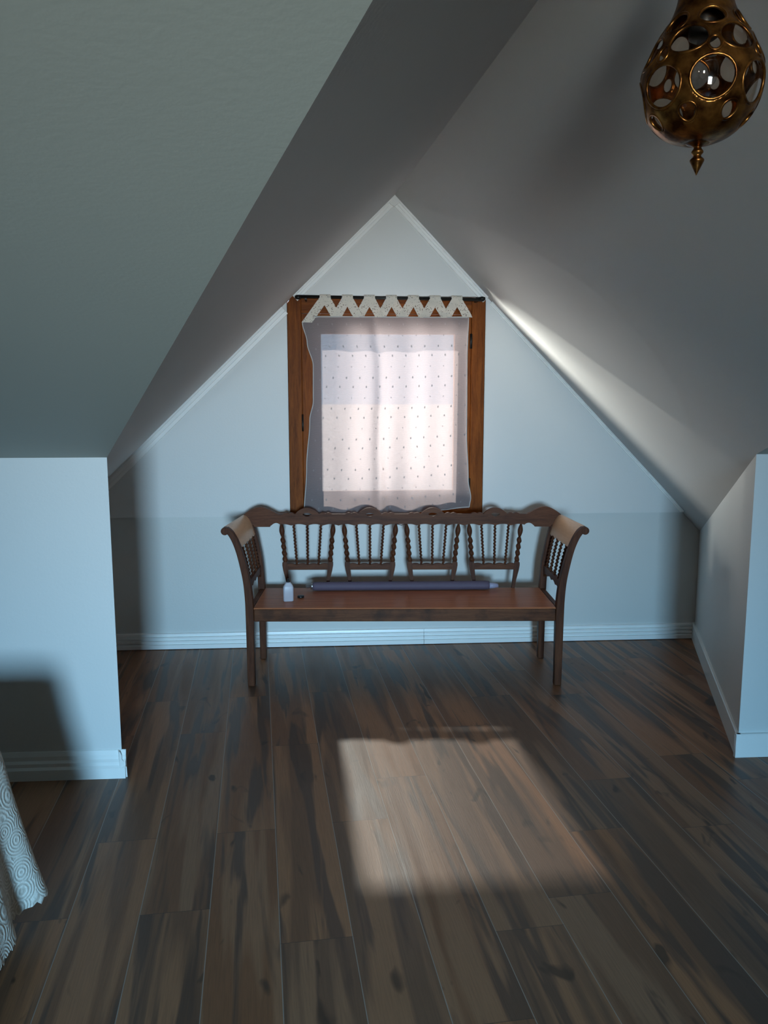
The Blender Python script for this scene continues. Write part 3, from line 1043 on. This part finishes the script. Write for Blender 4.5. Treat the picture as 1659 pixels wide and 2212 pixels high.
bm = bmesh.new(); lathe(bm, [(0.0, 0.062), (0.020, 0.062), (0.026, 0.066), (0.026, 0.112), (0.018, 0.13), (0.0, 0.13)], 24)
o = obj('lamp_holder', bm, M['black_plastic'], lamp, True); o['label'] = 'black lamp holder'; holder = o
bm = bmesh.new(); lathe(bm, smooth_curve([(0.010, 0.062), (0.013, 0.050), (0.024, 0.030), (0.030, 0.008), (0.024, -0.014), (0.010, -0.024), (0.0, -0.026)], 4), 24, cap=False)
t = NT('clear_bulb_glass'); t.t.nodes.remove(t.b)
gl = t.n('ShaderNodeBsdfGlossy'); gl.inputs['Roughness'].default_value = 0.02
tr = t.n('ShaderNodeBsdfTransparent'); tr.inputs[0].default_value = (0.85, 0.88, 0.92, 1)
mx = t.n('ShaderNodeMixShader'); mx.inputs[0].default_value = 0.12
t.l(tr.outputs[0], mx.inputs[1]); t.l(gl.outputs[0], mx.inputs[2]); t.l(mx.outputs[0], t.out.inputs[0])
obj('bulb', bm, t.m, holder, True)
zc_ = zr(LX, LY) - LZ
bm = bmesh.new()
nl = 5
zlo, zhi = 0.238, zc_-0.035
for k in range(nl):
    c = zlo + (zhi-zlo)*(k+0.5)/nl; h = (zhi-zlo)/nl*0.62
    path = []
    for q in range(16):
        a = 2*PI*q/16
        x = 0.007*math.cos(a); z = c + h*math.sin(a)
        path.append((x, 0, z) if k % 2 else (0, x, z))
    tube(bm, path, 0.0018, 6, closed=True)
obj('chain', bm, M['bronze'], lamp, True)
bm = bmesh.new(); lathe(bm, [(0.0, zc_-0.045), (0.012, zc_-0.043), (0.030, zc_-0.030), (0.042, zc_-0.012), (0.044, zc_+0.0), (0.044, zc_+0.045)], 28)
obj('ceiling_rose', bm, M['bronze'], lamp, True)

# ------------------------------------------------------------------ bed with lace bedspread (only its corner shows)
t = NT('lace_bedspread')
c = t.coord()
v = t.n('ShaderNodeTexVoronoi'); v.inputs['Scale'].default_value = 15; t.l(c, v.inputs['Vector'])
rings_ = t.math('SINE', t.math('MULTIPLY', v.outputs['Distance'], 48.0))
n1 = t.noise(c, 160, 2)
t.l(t.mix(t.ramp([(0.35, 0.0), (0.75, 1.0)], t.math('ADD', t.math('MULTIPLY', rings_, 0.25), n1)), (0.58, 0.54, 0.48), (0.80, 0.77, 0.71)), t.b.inputs['Base Color'])
t.set(Roughness=0.9)
t.bump(t.math('ADD', t.math('MULTIPLY', rings_, 0.5), n1), 0.35, 0.005)
M['spread'] = t.m
bx0, bx1, by0, by1 = -3.10, -0.955, 0.72, 2.355
bed = thing('bed', 'bed under an ivory lace bedspread at the lower left edge', 'bed', ((bx0+bx1)/2, (by0+by1)/2, 0))
hx, hy = (bx1-bx0)/2, (by1-by0)/2
def spread_ring(off, r, z, wav, ph, n=44, sc=0.0):
    pts = rrect(hx+off, hy+off, max(r, 0.02)+off*0.5, 10)
    # resample outline evenly
    P_ = [Vector((p[0], p[1], 0)) for p in pts] + [Vector((pts[0][0], pts[0][1], 0))]
    ev_, Lt = resample(P_, 721)
    out = []
    for i in range(720):
        p = ev_[i]; q = ev_[(i+1) % 720]; tdir = (q-p).normalized() if (q-p).length > 0 else Vector((1, 0, 0))
        nrm = Vector((tdir.y, -tdir.x, 0))
        w = wav*(math.sin(i*2*PI/720*26+ph) + 0.5*math.sin(i*2*PI/720*45+1.0))
        zz_ = z + (sc*abs(math.sin(i*2*PI/720*150)) if sc else 0)
        out.append((p.x+nrm.x*w, p.y+nrm.y*w, zz_))
    return out
bm = bmesh.new()
lv = [(-0.30, 0.05, 0.612, 0, 0), (-0.06, 0.06, 0.610, 0, 0), (-0.02, 0.07, 0.603, 0.0, 0), (0.0, 0.07, 0.585, 0.001, 0), (0.010, 0.08, 0.54, 0.002, 0),
      (0.022, 0.09, 0.45, 0.006, 0), (0.040, 0.10, 0.34, 0.011, 0), (0.060, 0.11, 0.23, 0.016, 0), (0.074, 0.12, 0.17, 0.020, 0), (0.081, 0.12, 0.118, 0.022, 0.016)]
prev = None
for off, r, z, wav, sc in lv:
    ring = [bm.verts.new(p) for p in spread_ring(off, r, z, wav, 0.4, sc=sc)]
    if prev:
        for k in range(720):
            bm.faces.new((prev[k], prev[(k+1) % 720], ring[(k+1) % 720], ring[k]))
    else:
        bm.faces.new(ring)
    prev = ring
o = obj('bedspread', bm, M['spread'], bed, True)
bm = bmesh.new(); box(bm, -hx+0.02, hx-0.02, -hy+0.02, hy-0.02, 0.34, 0.585)
bevel_mod(obj('mattress', bm, M['mattress'], bed), 0.03, 3)
bm = bmesh.new(); box(bm, -hx+0.03, hx-0.03, -hy+0.03, hy-0.03, 0.24, 0.335)
obj('bed_base', bm, M['bedwood'], bed)
for sx in (-1, 1):
    for sy in (-1, 1):
        bm = bmesh.new(); x, y = sx*(hx-0.08), sy*(hy-0.08)
        box(bm, x-0.03, x+0.03, y-0.03, y+0.03, 0, 0.245)
        obj('leg', bm, M['bedwood'], bed)

# ------------------------------------------------------------------ outside the gable window
t = NT('dry_grass_and_gravel')
c = t.coord()
t.l(t.mix(t.noise(c, 0.8, 4), (0.50, 0.43, 0.41), (0.60, 0.52, 0.49)), t.b.inputs['Base Color'])
t.set(Roughness=0.95)
bm = bmesh.new(); quad(bm, [(-400, YW+1.5, -3.0), (400, YW+1.5, -3.0), (400, 600, -3.0), (-400, 600, -3.0)])
struct('ground', bm, t.m)

# ------------------------------------------------------------------ light
W = bpy.data.worlds.new('world'); S.world = W; W.use_nodes = True
bg = W.node_tree.nodes['Background']
bg.inputs[0].default_value = (0.56, 0.74, 1.0, 1)
bg.inputs[1].default_value = 1.8

def sun(name, direction, energy, angle, col):
    l = bpy.data.lights.new(name, 'SUN'); l.energy = energy; l.angle = math.radians(angle); l.color = col
    o = bpy.data.objects.new(name, l); COL.objects.link(o)
    o.rotation_euler = Vector(direction).to_track_quat('-Z', 'Y').to_euler()
    return o
sun('sun', (0.055, -1, -0.75), 12.3, 1.6, (1.0, 0.93, 0.84))

def area(name, loc, direction, sx, sy, power, col, spread=180):
    l = bpy.data.lights.new(name, 'AREA'); l.shape = 'RECTANGLE'; l.size = sx; l.size_y = sy
    l.energy = power; l.color = col; l.spread = math.radians(spread)
    o = bpy.data.objects.new(name, l); COL.objects.link(o)
    o.location = loc
    o.rotation_euler = Vector(direction).to_track_quat('-Z', 'Y').to_euler()
    return o
# daylight through the rear window: blue sky light and the greenish light thrown up by the garden
cx_ = (RWX0+RWX1)/2; cz_ = (RWZ0+RWZ1)/2
area('sky_through_rear_window', (cx_, YR-0.22, cz_), (0, 1, -0.26), RWX1-RWX0, RWZ1-RWZ0, 75, (0.30, 0.67, 1.0), 56)
area('garden_light_through_rear_window', (cx_, YR-0.23, cz_), (0, 1, 0.11), RWX1-RWX0, RWZ1-RWZ0, 13.5, (1.0, 0.92, 0.76), 40)
# added lamp outside the gable window, for the bright band on the right slope
area('added_lamp_left_of_window', (-3.4, 8.1, 0.6), (1, 0, 0.0), 5.1, 3.4, 4700, (1.0, 0.96, 0.90))

S.view_settings.view_transform = 'Standard'
S.view_settings.look = 'None'
S.view_settings.exposure = 0.0
S.view_settings.gamma = 1.0
S.view_settings.use_curve_mapping = False
S.cycles.max_bounces = 10
S.cycles.diffuse_bounces = 5
S.cycles.transparent_max_bounces = 24
S.cycles.caustics_reflective = False
S.cycles.caustics_refractive = False
S.cycles.sample_clamp_indirect = 4.0
